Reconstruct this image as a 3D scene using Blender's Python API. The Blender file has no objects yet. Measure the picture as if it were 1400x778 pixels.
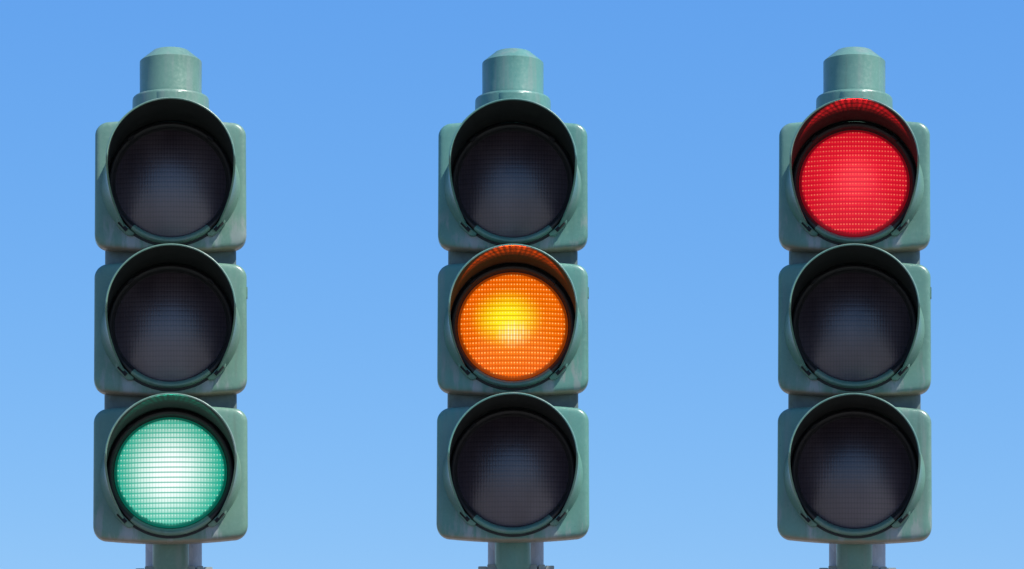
import bpy, bmesh, math, random
from mathutils import Matrix, Vector
R = math.radians
S = 1 / 740.0            # one drawing unit is 1.35 mm
sc = bpy.context.scene
col = sc.collection

# ---------------------------------------------------------------- nodes
def mat(name):
    m = bpy.data.materials.new(name); m.use_nodes = True
    nt = m.node_tree
    return m, nt, nt.nodes['Principled BSDF']

class G:
    """tiny node-graph helper"""
    def __init__(s, nt): s.nt = nt
    def n(s, t, **kw):
        x = s.nt.nodes.new(t)
        for k, v in kw.items(): setattr(x, k, v)
        return x
    def put(s, sock, v):
        if isinstance(v, bpy.types.NodeSocket): s.nt.links.new(v, sock)
        elif v is not None: sock.default_value = v
    def m(s, op, a, b=None, c=None, clamp=False):
        x = s.n('ShaderNodeMath', operation=op, use_clamp=clamp)
        s.put(x.inputs[0], a)
        if b is not None: s.put(x.inputs[1], b)
        if c is not None: s.put(x.inputs[2], c)
        return x.outputs[0]
    def ss(s, v, a, b, o0=0.0, o1=1.0):
        x = s.n('ShaderNodeMapRange', interpolation_type='SMOOTHSTEP')
        s.put(x.inputs[0], v); s.put(x.inputs[1], a); s.put(x.inputs[2], b)
        s.put(x.inputs[3], o0); s.put(x.inputs[4], o1)
        return x.outputs[0]
    def mix(s, f, a, b, mode='MIX'):
        x = s.n('ShaderNodeMix', data_type='RGBA', blend_type=mode)
        s.put(x.inputs[0], f)
        for k, v in ((6, a), (7, b)):
            if isinstance(v, tuple) and len(v) == 3: v = v + (1,)
            s.put(x.inputs[k], v)
        return x.outputs[2]
    def noise(s, vec, scale, detail=4, rough=.5):
        x = s.n('ShaderNodeTexNoise')
        s.put(x.inputs['Vector'], vec)
        x.inputs['Scale'].default_value = scale
        x.inputs['Detail'].default_value = detail
        x.inputs['Roughness'].default_value = rough
        return x.outputs[0]
    def obj(s): return s.n('ShaderNodeTexCoord').outputs['Object']
    def map(s, vec, sc_, loc=(0, 0, 0)):
        x = s.n('ShaderNodeMapping'); s.put(x.inputs[0], vec)
        x.inputs['Scale'].default_value = sc_
        s.put(x.inputs['Location'], loc)
        return x.outputs[0]
    def bump(s, h, strength, dist):
        x = s.n('ShaderNodeBump'); s.put(x.inputs['Height'], h)
        x.inputs['Strength'].default_value = strength
        x.inputs['Distance'].default_value = dist
        return x.outputs[0]

def green_paint(name, base, door=False, rough=.35):
    m, nt, b = mat(name); g = G(nt)
    co = g.obj()
    rnd = g.n('ShaderNodeObjectInfo').outputs['Random']
    off = g.n('ShaderNodeVectorMath', operation='ADD')
    g.put(off.inputs[0], co)
    cmb = g.n('ShaderNodeCombineXYZ')
    g.put(cmb.inputs[0], g.m('MULTIPLY', rnd, 7.0)); g.put(cmb.inputs[2], g.m('MULTIPLY', rnd, 3.0))
    g.put(off.inputs[1], cmb.outputs[0]); v = off.outputs[0]
    n1 = g.noise(v, 9, 3)
    n2 = g.noise(v, 160, 5, .65)
    chalk = tuple(min(1, c * 1.05 + .035) for c in base)
    dark = tuple(c * .80 for c in base)
    c = g.mix(g.ss(n1, .35, .7), base, dark)
    c = g.mix(g.m('MULTIPLY', g.ss(n2, .45, .75), .35), c, chalk)
    if 1:
        sv = g.map(v, (34, 34, 3.2))
        s1 = g.ss(g.noise(sv, 1.0, 4, .6), .50, .72)
        c = g.mix(g.m('MULTIPLY', s1, .50), c, (.20, .235, .215))          # chalky run marks
        sv2 = g.map(v, (60, 60, 6))
        s2 = g.ss(g.noise(sv2, 1.0, 3, .6), .56, .75)
        c = g.mix(g.m('MULTIPLY', s2, .22), c, (.085, .075, .055))        # grime
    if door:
        # rain runs, caustic light painted below the hood's feet, brown along the bottom lip
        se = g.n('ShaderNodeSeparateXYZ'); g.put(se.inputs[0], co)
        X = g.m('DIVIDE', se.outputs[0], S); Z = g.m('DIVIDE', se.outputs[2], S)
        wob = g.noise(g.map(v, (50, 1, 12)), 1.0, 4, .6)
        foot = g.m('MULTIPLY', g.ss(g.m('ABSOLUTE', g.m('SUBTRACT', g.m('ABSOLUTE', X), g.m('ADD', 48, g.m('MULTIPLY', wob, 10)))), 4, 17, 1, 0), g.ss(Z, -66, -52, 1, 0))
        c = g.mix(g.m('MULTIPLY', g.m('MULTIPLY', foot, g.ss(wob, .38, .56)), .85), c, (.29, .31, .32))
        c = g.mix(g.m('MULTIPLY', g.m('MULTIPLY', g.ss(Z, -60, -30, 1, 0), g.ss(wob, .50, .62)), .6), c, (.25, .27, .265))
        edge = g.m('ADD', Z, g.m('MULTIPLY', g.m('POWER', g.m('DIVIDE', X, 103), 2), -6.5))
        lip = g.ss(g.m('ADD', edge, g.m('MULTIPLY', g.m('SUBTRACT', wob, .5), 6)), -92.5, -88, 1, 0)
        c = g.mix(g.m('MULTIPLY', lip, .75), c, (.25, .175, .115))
    sp = g.ss(g.noise(v, 420, 2, .5), .70, .76)
    c = g.mix(g.m('MULTIPLY', sp, .4), c, (.10, .09, .07))
    g.put(b.inputs['Base Color'], c)
    g.put(b.inputs['Roughness'], g.ss(n2, .3, .8, rough - .08, rough + .12))
    b.inputs['Specular IOR Level'].default_value = .45
    g.put(b.inputs['Normal'], g.bump(g.noise(v, 45, 3), .12, .004))
    return m

def simple(name, colr, rough=.5, metal=0, nscale=60, var=.3, spec=.5):
    m, nt, b = mat(name); g = G(nt)
    n = g.noise(g.obj(), nscale, 5, .6)
    g.put(b.inputs['Base Color'], g.mix(g.ss(n, .3, .7), tuple(c * (1 - var) for c in colr), colr))
    b.inputs['Roughness'].default_value = rough; b.inputs['Metallic'].default_value = metal
    b.inputs['Specular IOR Level'].default_value = spec
    return m

def galvanised():
    m, nt, b = mat('galvanised_steel'); g = G(nt); co = g.obj()
    vor = g.n('ShaderNodeTexVoronoi'); g.put(vor.inputs['Vector'], g.map(co, (1, 1, .55))); vor.inputs['Scale'].default_value = 75
    sepc = g.n('ShaderNodeSeparateColor'); g.put(sepc.inputs[0], vor.outputs['Color'])
    n = g.noise(g.map(co, (1, 1, .4)), 160, 5, .7)
    f = g.m('ADD', g.m('MULTIPLY', sepc.outputs[0], .30), g.m('MULTIPLY', n, .9), clamp=True)
    g.put(b.inputs['Base Color'], g.mix(f, (.25, .25, .27), (.52, .51, .54)))
    b.inputs['Metallic'].default_value = .35
    g.put(b.inputs['Roughness'], g.ss(n, .3, .7, .45, .65))
    return m

def lens_mat(kind):
    """moulded polycarbonate lens: a grid of prisms, 3.5 x 6.8 units a cell"""
    m, nt, b = mat('lens_' + kind); g = G(nt)
    sep = g.n('ShaderNodeSeparateXYZ'); g.put(sep.inputs[0], g.obj())
    x = g.m('DIVIDE', sep.outputs[0], S); z = g.m('DIVIDE', sep.outputs[2], S)
    fx = g.m('FRACT', g.m('DIVIDE', g.m('ADD', x, 400), 4.0))
    fz = g.m('FRACT', g.m('DIVIDE', g.m('ADD', z, 680), 6.8))
    ax = g.m('ABSOLUTE', g.m('SUBTRACT', fx, .5))          # 0 mid cell, .5 at the joint
    az = g.m('ABSOLUTE', g.m('SUBTRACT', fz, .5))
    r = g.m('SQRT', g.m('ADD', g.m('MULTIPLY', x, x), g.m('MULTIPLY', z, z)))
    h = g.m('SUBTRACT', 1.0, g.m('ADD', g.m('MULTIPLY', ax, ax), g.m('MULTIPLY', g.m('POWER', az, 4), 4)))
    g.put(b.inputs['Normal'], g.bump(h,   .55 if kind == 'dark' else .25, .0012))
    b.inputs['Roughness'].default_value = .34
    b.inputs['Specular IOR Level'].default_value = .5
    # cell random
    cmb = g.n('ShaderNodeCombineXYZ')
    g.put(cmb.inputs[0], g.m('FLOOR', g.m('DIVIDE', g.m('ADD', x, 400), 4.0)))
    g.put(cmb.inputs[1], g.m('FLOOR', g.m('DIVIDE', g.m('ADD', z, 680), 6.8)))
    wn = g.n('ShaderNodeTexWhiteNoise', noise_dimensions='3D'); g.put(wn.inputs['Vector'], cmb.outputs[0])
    rnd = wn.outputs['Value']
    dotx = g.ss(ax, .04, .30, 1, 0)
    row = g.ss(g.m('ABSOLUTE', g.m('SUBTRACT', fz, .42)), .02, .17, 1, 0)     # lower part of each cell catches the lamp
    dots = g.m('MULTIPLY', dotx, row)
    line = g.ss(g.m('ABSOLUTE', g.m('SUBTRACT', fz, .80)), .03, .22, 1, 0)    # moulded step between rows
    vline = g.ss(ax, .30, .5)
    n = g.noise(g.map(g.obj(), (22, 1, 8)), 1.0, 3)
    if kind == 'dark':
        c = g.mix(g.m('MULTIPLY', g.ss(n, .3, .7), .6), (.052, .038, .052), (.088, .066, .086))
        rn = g.n('ShaderNodeObjectInfo').outputs['Random']
        vv = g.n('ShaderNodeCombineXYZ'); g.put(vv.inputs[0], g.m('MULTIPLY', rn, 9.0)); g.put(vv.inputs[1], g.m('MULTIPLY', rn, 23.0))
        va = g.n('ShaderNodeVectorMath', operation='ADD'); g.put(va.inputs[0], g.obj()); g.put(va.inputs[1], vv.outputs[0])
        hz = g.noise(g.map(va.outputs[0], (11, 1, 7)), 1.0, 2, .4)
        c = g.mix(g.m('MULTIPLY', g.ss(hz, .40, .72), .55), c, (.15, .12, .14))       # painted haze for the reflector seen through the glass, different on every lens
        c = g.mix(g.m('MULTIPLY', line, .28), c, (.004, .004, .006))
        c = g.mix(g.m('MULTIPLY', vline, .32), c, (.005, .005, .008))
        g.put(b.inputs['Base Color'], c)
        b.inputs['Coat Weight'].default_value = .26
        b.inputs['Coat Roughness'].default_value = .26
        b.inputs['Specular IOR Level'].default_value = .8
        return m
    P = dict(
        # edge, mid, core, dot, (cx, cz, sx, sz) mid, core, line strength, dotstrength
        red=dict(edge=(.72, .007, .024), mid=(1.0, .020, .045), core=(1.0, .042, .060), dot=(1.0, .34, .17),
                 c1=(0, 6, 62, 58), c2=(2, 6, 34, 36), line=.42, v=.28, dots=.95, top=.2),
        amber=dict(edge=(.90, .115, .001), mid=(1.0, .23, .0), core=(1.0, .95, .0), dot=(1.0, .84, .26),
                   c1=(0, 2, 78, 78), c2=(-8, 9, 48, 40), line=.52, v=.50, dots=1.0, top=.2),
        green=dict(edge=(.002, .33, .205), mid=(.02, .60, .41), core=(1.0, 1.0, 1.0), dot=(.80, 1.0, .92),
                   c1=(0, -4, 80, 88), c2=(-2, 0, 66, 76), line=.85, v=.75, dots=.65, top=.8))[kind]
    def blob(cx, cz, sx, sz):
        dx = g.m('DIVIDE', g.m('SUBTRACT', x, cx), sx); dz = g.m('DIVIDE', g.m('SUBTRACT', z, cz), sz)
        d = g.m('SQRT', g.m('ADD', g.m('MULTIPLY', dx, dx), g.m('MULTIPLY', dz, dz)))
        return g.ss(d, .12, 1.15, 1, 0)
    nn = g.m('MULTIPLY', g.m('SUBTRACT', n, .5), .55)
    b1 = g.m('ADD', blob(*P['c1']), nn, clamp=True); b2 = g.m('ADD', blob(*P['c2']), g.m('MULTIPLY', nn, blob(*P['c2'])), clamp=True)
    c = g.mix(b1, P['edge'], P['mid'])
    c = g.mix(b2, c, P['core'])
    if kind == 'amber':   # the filament's image low in the lens
        c = g.mix(g.m('MULTIPLY', g.m('MULTIPLY', blob(1, -12, 24, 20), g.ss(ax, .0, .45, 1, .1)), g.ss(rnd, .1, .8, .5, 1)), c, (1.0, .96, .55))
    c = g.mix(g.m('MULTIPLY', g.m('MULTIPLY', dots, P['dots']), g.ss(rnd, 0, 1, .45, 1)), c, P['dot'])
    dk = (.008, .36, .245) if kind == 'green' else tuple(v * .45 for v in P['edge'])
    c = g.mix(g.m('MULTIPLY', line, P['line']), c, dk)
    c = g.mix(g.m('MULTIPLY', vline, g.m('MULTIPLY', P['v'], g.m('SUBTRACT', 1.3, b2))), c, dk)
    # prisms that turn the light away near the lower edge
    saw = g.m('ADD', r, g.m('MULTIPLY', g.m('ADD', ax, az), 2.6))
    low = g.ss(z, -70, 40, 1, .35)
    c = g.mix(g.m('MULTIPLY', g.ss(r, 71.3, 72.1), .95), c, tuple(v * .16 for v in P['edge']))
    c = g.mix(g.m('MULTIPLY', g.ss(saw, 70.2, 71.8), g.m('MULTIPLY', low, .85)), c, tuple(v * .22 for v in P['edge']))
    g.put(b.inputs['Base Color'], g.mix(.5, P['edge'], (0, 0, 0)))
    g.put(b.inputs['Emission Color'], c)
    b.inputs['Emission Strength'].default_value = {'red': .66, 'amber': .71, 'green': .74}[kind]
    b.inputs['Coat Weight'].default_value = .0; b.inputs['Specular IOR Level'].default_value = .25
    return m

# ---------------------------------------------------------------- meshes
def finish(name, bm, mats, smooth=True, angle=35):
    bmesh.ops.remove_doubles(bm, verts=bm.verts, dist=1e-5)
    bmesh.ops.recalc_face_normals(bm, faces=bm.faces)
    bmesh.ops.scale(bm, vec=(S, S, S), verts=bm.verts)
    me = bpy.data.meshes.new(name); bm.to_mesh(me); bm.free()
    for m in mats: me.materials.append(m)
    if smooth:
        for p in me.polygons: p.use_smooth = True
        me.set_sharp_from_angle(angle=R(angle))
    return me

def loft(bm, rings, closed=True, cap0=False, cap1=False, mi=0):
    vs = [[bm.verts.new(p) for p in r] for r in rings]
    n = len(rings[0])
    for a, b in zip(vs, vs[1:]):
        for i in range(n if closed else n - 1):
            j = (i + 1) % n
            f = bm.faces.new((a[i], a[j], b[j], b[i])); f.material_index = mi
    for flag, r in ((cap0, vs[0]), (cap1, vs[-1])):
        if flag:
            f = bm.faces.new(r); f.material_index = mi
    return vs

def lathe_z(bm, prof, cx=0, cy=0, seg=64, cap0=True, cap1=True):
    loft(bm, [[(cx + r * math.cos(2*math.pi*i/seg), cy + r * math.sin(2*math.pi*i/seg), z) for i in range(seg)] for r, z in prof], cap0=cap0, cap1=cap1)

def lathe_y(bm, prof, seg=128, closed_prof=False, mi=0):
    if closed_prof: prof = prof + [prof[0]]
    loft(bm, [[(r * math.cos(2*math.pi*i/seg), y, r * math.sin(2*math.pi*i/seg)) for i in range(seg)] for r, y in prof], mi=mi)

def box(bm, c, s, mtx=None, bev=0, mi=0):
    r = bmesh.ops.create_cube(bm, size=1)
    vs = r['verts']
    for v in vs: v.co = Vector((v.co.x*s[0], v.co.y*s[1], v.co.z*s[2]))
    if bev:
        es = list({e for v in vs for e in v.link_edges})
        rb = bmesh.ops.bevel(bm, geom=es, offset=bev, segments=2, affect='EDGES')
        vs = list({v for f in rb['faces'] for v in f.verts} | {v for v in vs if v.is_valid})
    M = Matrix.Translation(c) @ (mtx or Matrix())
    for v in vs: v.co = M @ v.co
    for f in {f for v in vs for f in v.link_faces}: f.material_index = mi

HW, HC, HS = 103.0, 93.0, 86.5
def outline(inset, y, rad=19, n=14, m=26):
    """rounded square whose top and bottom edges bow outward"""
    w = HW - inset; rr = max(rad - inset * .6, 4)
    def bow(x): return (HS - inset) + (HC - HS) * (1 - (x / w) ** 2)
    pts = []
    he = bow(w - rr)
    for sx, sz, a0 in ((1, 1, 0), (-1, 1, 90), (-1, -1, 180), (1, -1, 270)):
        arc = []
        for k in range(n + 1):
            a = R(a0 + 90 * k / n)
            arc.append((sx * (w - rr) + rr * math.cos(a), sz * (he - rr) + rr * math.sin(a)))
        pts += arc
        if a0 == 0:      # along the bowed top going left
            for k in range(1, m):
                x = (w - rr) * (1 - 2 * k / m); pts.append((x, bow(x)))
        if a0 == 180:
            for k in range(1, m):
                x = -(w - rr) * (1 - 2 * k / m); pts.append((x, -bow(x)))
    return [(x, y, z) for x, z in pts]

def door_mesh(mats):
    bm = bmesh.new()
    # y grows away from the viewer; the front face is at 0
    prof = [(9, 27), (1.2, 27), (0, 25), (0, 6.5), (.6, 4), (2.0, 2.0), (4.0, .8), (7, 0.15), (11, 0), (16, -.2)]
    rings = [outline(i, y) for i, y in prof]
    vs = loft(bm, rings, cap0=True)
    # raised circular seat the ring and hood sit on
    n = len(rings[0])
    last = vs[-1]
    cur = last
    def ringpts(rad, y):
        out = []
        for v in last:
            a = math.atan2(v.co.z, v.co.x); out.append((rad*math.cos(a), y, rad*math.sin(a)))
        return out
    for rad, y in ((92.5, -.4), (91.5, -.9)):
        pass
    f = bm.faces.new(last)
    return finish('housing', bm, mats)

def ring_prof():
    return [(75.6, -3), (75.9, -7), (77.2, -11.5), (79.0, -14), (81, -15), (83, -14.6), (84.2, -13), (84.6, -10), (84.8, -1.5), (75.6, -1.5)]

def visor_edge(z):      # how far the hood reaches forward at height z
    d = (z + 65) * 2.05 + 3
    lim = 140.0
    k = 10.0            # soft corner
    h = max(0.0, min(1.0, .5 + .5 * (lim - d) / k))
    d = lim * (1 - h) + d * h - k * h * (1 - h)
    return max(d, 2.0)

def visor_r(y, deg=0):  # outer radius at distance y in front of the door, flared foot at the sides
    foot = 92.0 + 2.9 * math.exp(-((abs(deg) - 96) / 26) ** 2)
    a = foot * math.exp(-y / 17.0) + 87.4 * (1 - math.exp(-y / 17.0))
    return a - 1.9 * min(1, y / 140.0)

def visor_mesh(mats):
    bm = bmesh.new()
    A = 139.0; NA = 150; NY = 26; T = 2.6
    outer, inner = [], []
    for i in range(NA + 1):
        a = R(-A + 2 * A * i / NA)
        d = visor_edge(86 * math.cos(a))
        ro, ri = [], []
        for j in range(NY + 1):
            t = (j / NY) ** 1.5
            y = .6 + (d - .6) * t
            r0 = visor_r(y, math.degrees(a))
            ro.append((r0 * math.sin(a), -y, r0 * math.cos(a)))
            ri_ = min(r0 - T, 88.3)
            ri.append((ri_ * math.sin(a), -y, ri_ * math.cos(a)))
        # rounded lip
        y = d; r0 = visor_r(y, math.degrees(a))
        for k in (1, 2, 3):
            th = math.pi * k / 4
            rc = r0 - T / 2
            ro.append(((rc + T/2*math.cos(th)) * math.sin(a), -y - T/2*math.sin(th), (rc + T/2*math.cos(th)) * math.cos(a)))
        outer.append(ro); inner.append(ri)
    def grid(rows, mi):
        V = [[bm.verts.new(p) for p in r] for r in rows]
        for a, b in zip(V, V[1:]):
            for i in range(len(a) - 1):
                f = bm.faces.new((a[i], a[i+1], b[i+1], b[i])); f.material_index = mi
        return V
    full = [o + list(reversed(q)) for o, q in zip(outer, inner)]
    no = len(outer[0])
    V = [[bm.verts.new(p) for p in r] for r in full]
    for a, b in zip(V, V[1:]):
        for i in range(len(a) - 1):
            f = bm.faces.new((a[i], a[i+1], b[i+1], b[i]))
            f.material_index = 0 if i < no else 1
        f = bm.faces.new((a[-1], a[0], b[0], b[-1])); f.material_index = 0
    for r in (V[0], V[-1]):
        f = bm.faces.new(r); f.material_index = 0
    # small rivet on the hood's lip
    return finish('visor', bm, mats, angle=40)

def lens_mesh(mats):
    bm = bmesh.new()
    r0, sag = 75.4, 15.0
    Rr = (r0*r0 + sag*sag) / (2*sag)
    rings = []
    for k in range(24, 0, -1):
        r = r0 * k / 24
        y = -4 - (math.sqrt(Rr*Rr - r*r) - (Rr - sag))
        rings.append([(r*math.cos(2*math.pi*i/128), y, r*math.sin(2*math.pi*i/128)) for i in range(128)])
    back = [(p[0], -2.0, p[2]) for p in rings[0]]
    loft(bm, [back] + rings, cap0=True, cap1=True)
    return finish('lens', bm, mats, angle=60)

def gasket_mesh(mats):
    bm = bmesh.new()
    lathe_y(bm, [(75.0, -1.0), (75.2, -6.0), (76.0, -6.6), (76.7, -5.5), (76.7, -1.0)], closed_prof=True)
    lathe_y(bm, [(82.0, .5), (82.0, -2.6), (87.6, -2.6), (88.2, .5)], closed_prof=True)  # added dark ring drawing the shadow line between lens ring and door
    return finish('gasket_and_shadow_line', bm, mats)

def latch_mesh(mats, side):
    """flange at the foot of the hood with a dark rectangular slot"""
    bm = bmesh.new()
    a0, a1, n = 34.0, 55.0, 12
    secs = []
    for k in range(n + 1):
        a = R(a0 + (a1 - a0) * k / n)
        t = k / n
        y = 13.5 - 6.5 * t
        e = min(1, min(t, 1 - t) * 7)
        ro = 87.5 + 5.2 * (.25 + .75 * e); ri = 85.5
        c, s = math.cos(a) * side, -math.sin(a)
        secs.append([(ri*c, -1, ri*s), (ri*c, -y, ri*s), ((ri+1.2)*c, -y-.9, (ri+1.2)*s), ((ro-1.2)*c, -y*.93, (ro-1.2)*s), (ro*c, -y*.8, ro*s), ((ro+.6)*c, -1, (ro+.6)*s)])
    loft(bm, secs, cap0=True, cap1=True)
    a = R(43.5)
    M = Matrix.Rotation(side * R(43.5 - 90) if side > 0 else R(90 - 43.5), 4, 'Y')
    # slot: long side runs around the ring
    ang = math.atan2(-math.sin(a), side * math.cos(a))     # polar angle in xz
    tang = Vector((-math.sin(ang), 0, math.cos(ang))); rad = Vector((math.cos(ang), 0, math.sin(ang)))
    M = Matrix((( tang.x, 0, rad.x, 0), (0, 1, 0, 0), (tang.z, 0, rad.z, 0), (0, 0, 0, 1)))
    cen = rad * 89.3
    box(bm, (cen.x, -9.2, cen.z), (15.5, 8.0, 4.8), M, mi=1)
    # bright bevelled lip on the inner long side of the slot
    cen2 = rad * 86.6
    box(bm, (cen2.x, -10.3, cen2.z), (15.5, 4.5, 1.4), M, bev=.4, mi=0)
    return finish('latch', bm, mats)

def rrect(cx, cy, hx, hy, r, z, n=6):
    out = []
    for sx, sy, a0 in ((1, 1, 0), (-1, 1, 90), (-1, -1, 180), (1, -1, 270)):
        for k in range(n + 1):
            a = R(a0 + 90*k/n)
            out.append((cx + sx*(hx-r) + r*math.cos(a), cy + sy*(hy-r) + r*math.sin(a), z))
    return out

def back_mesh(mats):
    bm = bmesh.new()
    secs = [(262, 70, 20), (258, 78, 14), (-235, 89, 0), (-252, 84, 6), (-258, 70, 20)]
    rings = []
    for z, hx, ins in [(262, 76, 14), (258, 84, 8), (250, 89, 2), (236, 89.5, 0)]:
        rings.append(rrect(0, 74.5, hx, 50 - ins*.5, 12, z))
    for z, hx, ins in [(-236, 89.5, 0), (-250, 87, 2), (-258, 78, 12), (-262, 66, 20)]:
        rings.append(rrect(0, 74.5, hx, 50 - ins*.5, 12, z))
    loft(bm, rings, cap0=True, cap1=True)
    return finish('back_housing', bm, mats)

def cap_mesh(mats):
    bm = bmesh.new()
    cy = 60
    lathe_z(bm, [(10, 404.6), (24.4, 404.6), (25.4, 404.1), (26.2, 403.3), (42.4, 389.6), (43.1, 388.6), (43.2, 387.5), (43.0, 345), (43.6, 343), (43.6, 337.2),
                 (49.5, 337.2), (51.5, 336.6), (52.6, 335.2), (53.0, 333), (53.6, 296), (53.6, 262)], cy=cy, seg=96)
    return finish('top_cap', bm, mats, angle=28)

def cap_plate_mesh(mats):
    bm = bmesh.new()
    # curved pad on the collar's front, its top edge rounded
    rings = []
    for k, (dr, z, ha) in enumerate([(-1, 334.6, 20), (.7, 334.2, 21.5), (1.5, 333.2, 22.5), (1.8, 331.5, 23), (1.8, 318, 23), (1.8, 300, 23), (-1, 300, 23)]):
        row = []
        for i in range(21):
            t = -1 + i / 10; rr = 52.4 + (dr + .8) * (1 - t ** 4); row.append((rr*math.sin(R(ha*t)), 60 - rr*math.cos(R(ha*t)), z))
        rings.append(row)
    loft(bm, rings, closed=False)
    return finish('cap_plate', bm, mats, angle=50)

def tube_mesh(mats):
    bm = bmesh.new()
    lathe_z(bm, [(24.5, -258), (24.5, -318.5), (24.1, -319.5), (21.0, -326), (21, -345), (28, -346), (28, -362), (20, -363)], cy=60, seg=64)
    # arm that carries the tube back to the pole
    box(bm, (2, 88, -354), (40, 62, 14), bev=2)
    return finish('mounting_tube', bm, mats)

def clamp_mesh(mats):
    bm = bmesh.new()
    cx, cy = 4, 122
    lathe_z(bm, [(39.5, -316.4), (43.4, -316.4), (43.9, -317), (43.9, -368), (43.4, -368.6), (39.5, -368.6)], cx=cx, cy=cy, cap0=True, cap1=True)
    # front shell of the clamp with its ears, split by a slit on the right
    def seg(x0, x1, y0, y1, z0, z1, bev=.6): box(bm, ((x0+x1)/2, (y0+y1)/2, (z0+z1)/2), (x1-x0, y1-y0, z1-z0), bev=bev)
    seg(-35, 33.0, 76, 100, -368, -315.6)
    seg(35.2, 44, 78, 104, -368, -315.8)
    seg(-47.5, -35.4, 82, 112, -366, -317.8)
    seg(44.4, 56.5, 82, 112, -366, -316.8)
    for x in (-41.5, 50.5):
        for z in (-338, -356):
            M = Matrix.Rotation(R(90), 4, 'X')
            r = bmesh.ops.create_cone(bm, cap_ends=True, segments=6, radius1=4, radius2=4, depth=4, matrix=Matrix.Translation((x, 80.5, z)) @ M)
    return finish('pole_clamp', bm, mats)

def pole_mesh(mats):
    bm = bmesh.new()
    lathe_z(bm, [(30, 92), (37, 92), (38.6, 90), (38.6, -1000), (38.6, -2300)], cx=4, cy=152 - 30)
    return finish('pole', bm, mats)

def hinge_mesh(mats):
    bm = bmesh.new()
    box(bm, (102.0, 10, 49), (4.0, 13, 16), bev=.8)
    return finish('hinge', bm, mats)

def clip_mesh(mats, sx):
    bm = bmesh.new()
    if 1:
        a = R(42)
        M = Matrix.Rotation(sx * a, 4, 'Y')
        c = Vector((sx*math.sin(a)*80.6, -17, math.cos(a)*80.6))
        box(bm, c, (10, 8, 3.6), M, bev=.8)
    return finish('hood_clip', bm, mats)

# ---------------------------------------------------------------- materials
black = simple('rubber_black', (.012, .012, .013), .55, nscale=80)
slotm = simple('slot_dark', (.006, .006, .006), .8)
hoodin = simple('hood_inside', (.015, .018, .016), .75, nscale=30, var=.35, spec=.2)
galv = galvanised()
backm = simple('back_grey_green', (.105, .150, .140), .5, nscale=50, var=.3)
clampm = simple('clamp_grey_green', (.36, .41, .41), .55, nscale=90, var=.25)
paints = {}
doors = {}
for k_, (n_, c_) in {'green': ('paint_faded_green', (.122, .232, .176)), 'amber': ('paint_teal_green', (.100, .240, .198)), 'red': ('paint_sea_green', (.113, .234, .186))}.items():
    paints[k_] = green_paint(n_, c_); doors[k_] = green_paint('paint_weathered_caustic_' + n_[6:], c_, True)
lens = {k: lens_mat(k) for k in ('dark', 'red', 'amber', 'green')}

# ---------------------------------------------------------------- the first signal
p0 = paints['green']
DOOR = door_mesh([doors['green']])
bm = bmesh.new(); lathe_y(bm, ring_prof(), closed_prof=True); 
for f in bm.faces:
    c_ = f.calc_center_median(); a_ = math.degrees(math.atan2(-c_.z, abs(c_.x)))
    f.material_index = 0 if a_ > 50 else 1
RING = finish('lens_ring', bm, [p0, black])
VIS = visor_mesh([p0, hoodin]); LENS = lens_mesh([lens['dark']]); GASK = gasket_mesh([black])
LATL = latch_mesh([p0, slotm], -1); LATR = latch_mesh([p0, slotm], 1); CLIP = clip_mesh([black], -1); CLIP2 = clip_mesh([black], 1)
BACK = back_mesh([backm]); CAP = cap_mesh([p0]); CPL = cap_plate_mesh([p0]); TUBE = tube_mesh([p0]); CLAMP = clamp_mesh([clampm]); POLE = pole_mesh([galv]); HINGE = hinge_mesh([p0])

def ob(name, me, parent, loc=(0, 0, 0)):
    o = bpy.data.objects.new(name, me); col.objects.link(o); o.parent = parent; o.location = loc
    return o
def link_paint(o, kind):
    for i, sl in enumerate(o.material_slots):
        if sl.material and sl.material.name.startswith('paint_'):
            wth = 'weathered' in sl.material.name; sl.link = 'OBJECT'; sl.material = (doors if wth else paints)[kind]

FZ = 2300 * S            # height of the middle lens above the empty at the pole's foot
root0 = bpy.data.objects.new('traffic_light', None); col.objects.link(root0)
for k in (1, 0, -1):     # top, middle, bottom section
    h = ob('housing', DOOR, root0, (0, 0, FZ + 199.3 * k * S))
    ob('lens', LENS, h); ob('lens_ring', RING, h); ob('gasket_and_shadow_line', GASK, h); ob('visor', VIS, h)
    ob('latch', LATL, h); ob('latch', LATR, h); ob('hood_clip', CLIP, h); ob('hood_clip', CLIP2, h)
    if k == 0: ob('hinge', HINGE, h)
for nm, me in (('back_housing', BACK), ('top_cap', CAP), ('mounting_tube', TUBE), ('pole_clamp', CLAMP), ('pole', POLE)):
    o = ob(nm, me, root0, (0, 0, FZ))
    if nm == 'top_cap': ob('cap_plate', CPL, o)

def copy_tree(o, parent=None):
    c = o.copy(); col.objects.link(c); c.parent = parent
    for ch in list(o.children): copy_tree(ch, c)
    return c
roots = [root0, copy_tree(root0), copy_tree(root0)]

# ---------------------------------------------------------------- camera
F, PITCH = 4200.0, R(11.6)
ZC = F / 740.0
DH, HH = ZC * math.cos(PITCH), ZC * math.sin(PITCH)
MIDZ = 59.1 * S
CAMZ = 1.55
cam = bpy.data.cameras.new('camera'); cam.lens = 36 * F / 1400; cam.sensor_width = 36
cam.clip_start = .05; cam.clip_end = 5000
co = bpy.data.objects.new('camera', cam); col.objects.link(co); sc.camera = co
co.location = (0, -DH, CAMZ); co.rotation_euler = (R(90) + PITCH, 0, 0)
dof = None
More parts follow.
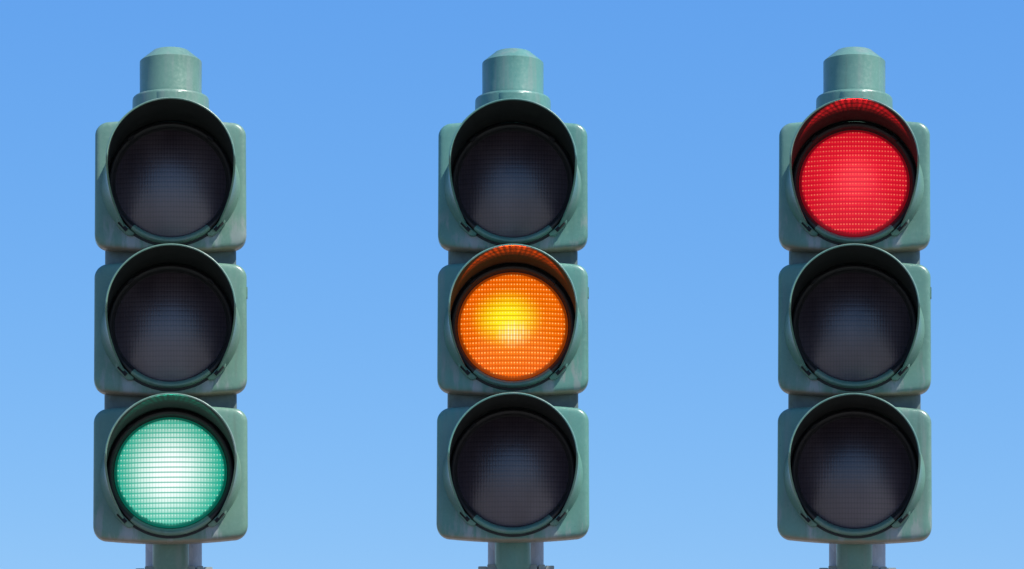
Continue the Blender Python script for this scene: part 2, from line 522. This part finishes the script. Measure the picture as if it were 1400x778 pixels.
# the three posts stand on an arc, each turned to face the viewer
up = Vector((0, -math.sin(PITCH), math.cos(PITCH)))
lit_of = ['green', 'amber', 'red']
spec = [
    ('green', -466.5, 'green three-lamp traffic light with its bottom lens glowing green, upper two dark'),
    ('amber', 1.2, 'green three-lamp traffic light with its middle lens glowing amber, others dark'),
    ('red', 468.0, 'green three-lamp traffic light with its top lens glowing red, lower two dark'),
]
base = Matrix.Translation((0, 0, CAMZ + HH - MIDZ - FZ))
for rt, (kind, px, label) in zip(roots, spec):
    ang = -math.atan(px / F)
    T = Matrix.Translation(co.location)
    rt.matrix_world = T @ Matrix.Rotation(ang, 4, up) @ T.inverted() @ base
    rt['label'] = label; rt['category'] = 'traffic light'; rt['group'] = 'traffic lights standing in a row'
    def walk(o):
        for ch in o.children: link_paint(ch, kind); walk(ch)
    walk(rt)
    hs = sorted([c for c in rt.children if c.name.startswith('housing')], key=lambda c: -c.location.z)
    h = hs[{'red': 0, 'amber': 1, 'green': 2}[kind]]
    ln = [c for c in h.children if c.name.startswith('lens') and 'ring' not in c.name][0]
    ln.material_slots[0].link = 'OBJECT'; ln.material_slots[0].material = lens[kind]
    ln['label'] = 'lit %s lens' % kind
    h['label'] = 'section with the lit %s lens' % kind
    # the lamp's upward beam: the lens throws part of it onto the hood's front edge
    L = bpy.data.lights.new('lamp_beam', 'SPOT')
    L.color = {'red': (1, .012, .02), 'amber': (1, .075, .001), 'green': (.0, .42, .26)}[kind]
    L.energy = {'red': 8.5, 'amber': 7, 'green': 2.4}[kind]
    L.spot_size = R(120); L.spot_blend = .3; L.shadow_soft_size = .0012
    L.use_nodes = True
    nt = L.node_tree; g = G(nt); em = nt.nodes['Emission']
    tc = g.n('ShaderNodeTexCoord'); sp = g.n('ShaderNodeSeparateXYZ'); g.put(sp.inputs[0], tc.outputs['Normal'])
    zz = g.m('MAXIMUM', g.m('ABSOLUTE', sp.outputs[2]), .05)
    u = g.m('DIVIDE', sp.outputs[0], zz); v = g.m('DIVIDE', sp.outputs[1], zz)
    cm = g.n('ShaderNodeCombineXYZ'); g.put(cm.inputs[0], g.m('MULTIPLY', u, 34.0)); g.put(cm.inputs[1], g.m('MULTIPLY', v, 3.0))
    nz = g.noise(cm.outputs[0], 1.0, 2)
    st = g.m('SINE', g.m('ADD', g.m('MULTIPLY', u, 2 * math.pi * 19), g.m('MULTIPLY', nz, 3.0)))
    arc = g.ss(g.m('SINE', g.m('ADD', g.m('MULTIPLY', v, 42), g.m('MULTIPLY', nz, 2))), -1, -.3, .35, 1)
    au = g.m('ABSOLUTE', u)
    mask = g.m('MULTIPLY', g.ss(g.m('ADD', v, g.m('MULTIPLY', g.m('MULTIPLY', u, u), .25)), -.02, .42, 1, 0), g.m('MULTIPLY', g.ss(v, -.07, .02), g.ss(au, .30, 1.0, 1, 0)))
    g.put(em.inputs['Strength'], g.m('MULTIPLY', g.m('MULTIPLY', g.m('MULTIPLY', arc, mask), g.ss(nz, .25, .65, .4, 1.3)), g.m('ADD', .62, g.m('MULTIPLY', st, .30))))
    lo = bpy.data.objects.new('lamp_beam', L); col.objects.link(lo); lo.parent = h
    src = Vector((0, -24, -18)) * S; tgt = Vector((0, -136, 84)) * S
    lo.location = src
    lo.rotation_euler = (tgt - src).to_track_quat('-Z', 'Y').to_euler()

# ---------------------------------------------------------------- ground, sky, sun
bm = bmesh.new()
r = 1500
for a, b in ((-r, -r),): pass
vs = [bm.verts.new((x, y, 0)) for x, y in ((-r, -r), (r, -r), (r, r), (-r, r))]
bm.faces.new(vs)
me = bpy.data.meshes.new('ground'); bm.to_mesh(me); bm.free()
m, nt, b = mat('paving'); g = G(nt)
n1 = g.noise(g.obj(), .35, 5); n2 = g.noise(g.obj(), 22, 5, .6)
c = g.mix(g.ss(n1, .3, .7), (.15, .14, .12), (.22, .20, .175)); c = g.mix(g.m('MULTIPLY', n2, .4), c, (.15, .14, .13))
g.put(b.inputs['Base Color'], c); b.inputs['Roughness'].default_value = .9
me.materials.append(m)
gd = bpy.data.objects.new('ground', me); col.objects.link(gd); gd['kind'] = 'structure'
gd['label'] = 'plain paved ground the traffic light posts stand on'; gd['category'] = 'ground'

SUN_EL, SUN_AZ = 54.0, 55.0       # azimuth measured from the viewer's side towards the right
w = bpy.data.worlds.new('World'); sc.world = w; w.use_nodes = True
nt = w.node_tree; g = G(nt); bg = nt.nodes['Background']
sky = g.n('ShaderNodeTexSky', sky_type='NISHITA'); sky.sun_disc = False
sky.sun_elevation = R(SUN_EL)
sdir = Vector((math.cos(R(SUN_EL)) * math.sin(R(SUN_AZ)), -math.cos(R(SUN_EL)) * math.cos(R(SUN_AZ)), math.sin(R(SUN_EL))))
sky.sun_rotation = math.atan2(sdir.x, sdir.y)
sky.altitude = 300; sky.air_density = 1.0; sky.dust_density = .15; sky.ozone_density = 4.0
sp = g.n('ShaderNodeSeparateColor'); g.put(sp.inputs[0], sky.outputs[0])
cb = g.n('ShaderNodeCombineColor')
TONE = ((.445, .952), (1.055, .601), (3.06, .226))        # one response curve per channel for the whole sky
for i, (gain, pw) in enumerate(TONE): g.put(cb.inputs[i], g.m('MULTIPLY', g.m('POWER', sp.outputs[i], pw), gain))
hsv = cb
g.put(bg.inputs[0], hsv.outputs[0]); bg.inputs[1].default_value = .14
sl = bpy.data.lights.new('sun', 'SUN'); sl.energy = 5.0; sl.angle = R(.53); sl.color = (1, .955, .89)
so = bpy.data.objects.new('sun', sl); col.objects.link(so); so.location = (3, -6, 8)
so.rotation_euler = (-sdir).to_track_quat('-Z', 'Y').to_euler()

sc.render.engine = 'CYCLES'
sc.render.resolution_x, sc.render.resolution_y = 1024, 569
vs_ = sc.view_settings
vs_.view_transform = 'Standard'; vs_.look = 'None'; vs_.exposure = .5; vs_.gamma = 1
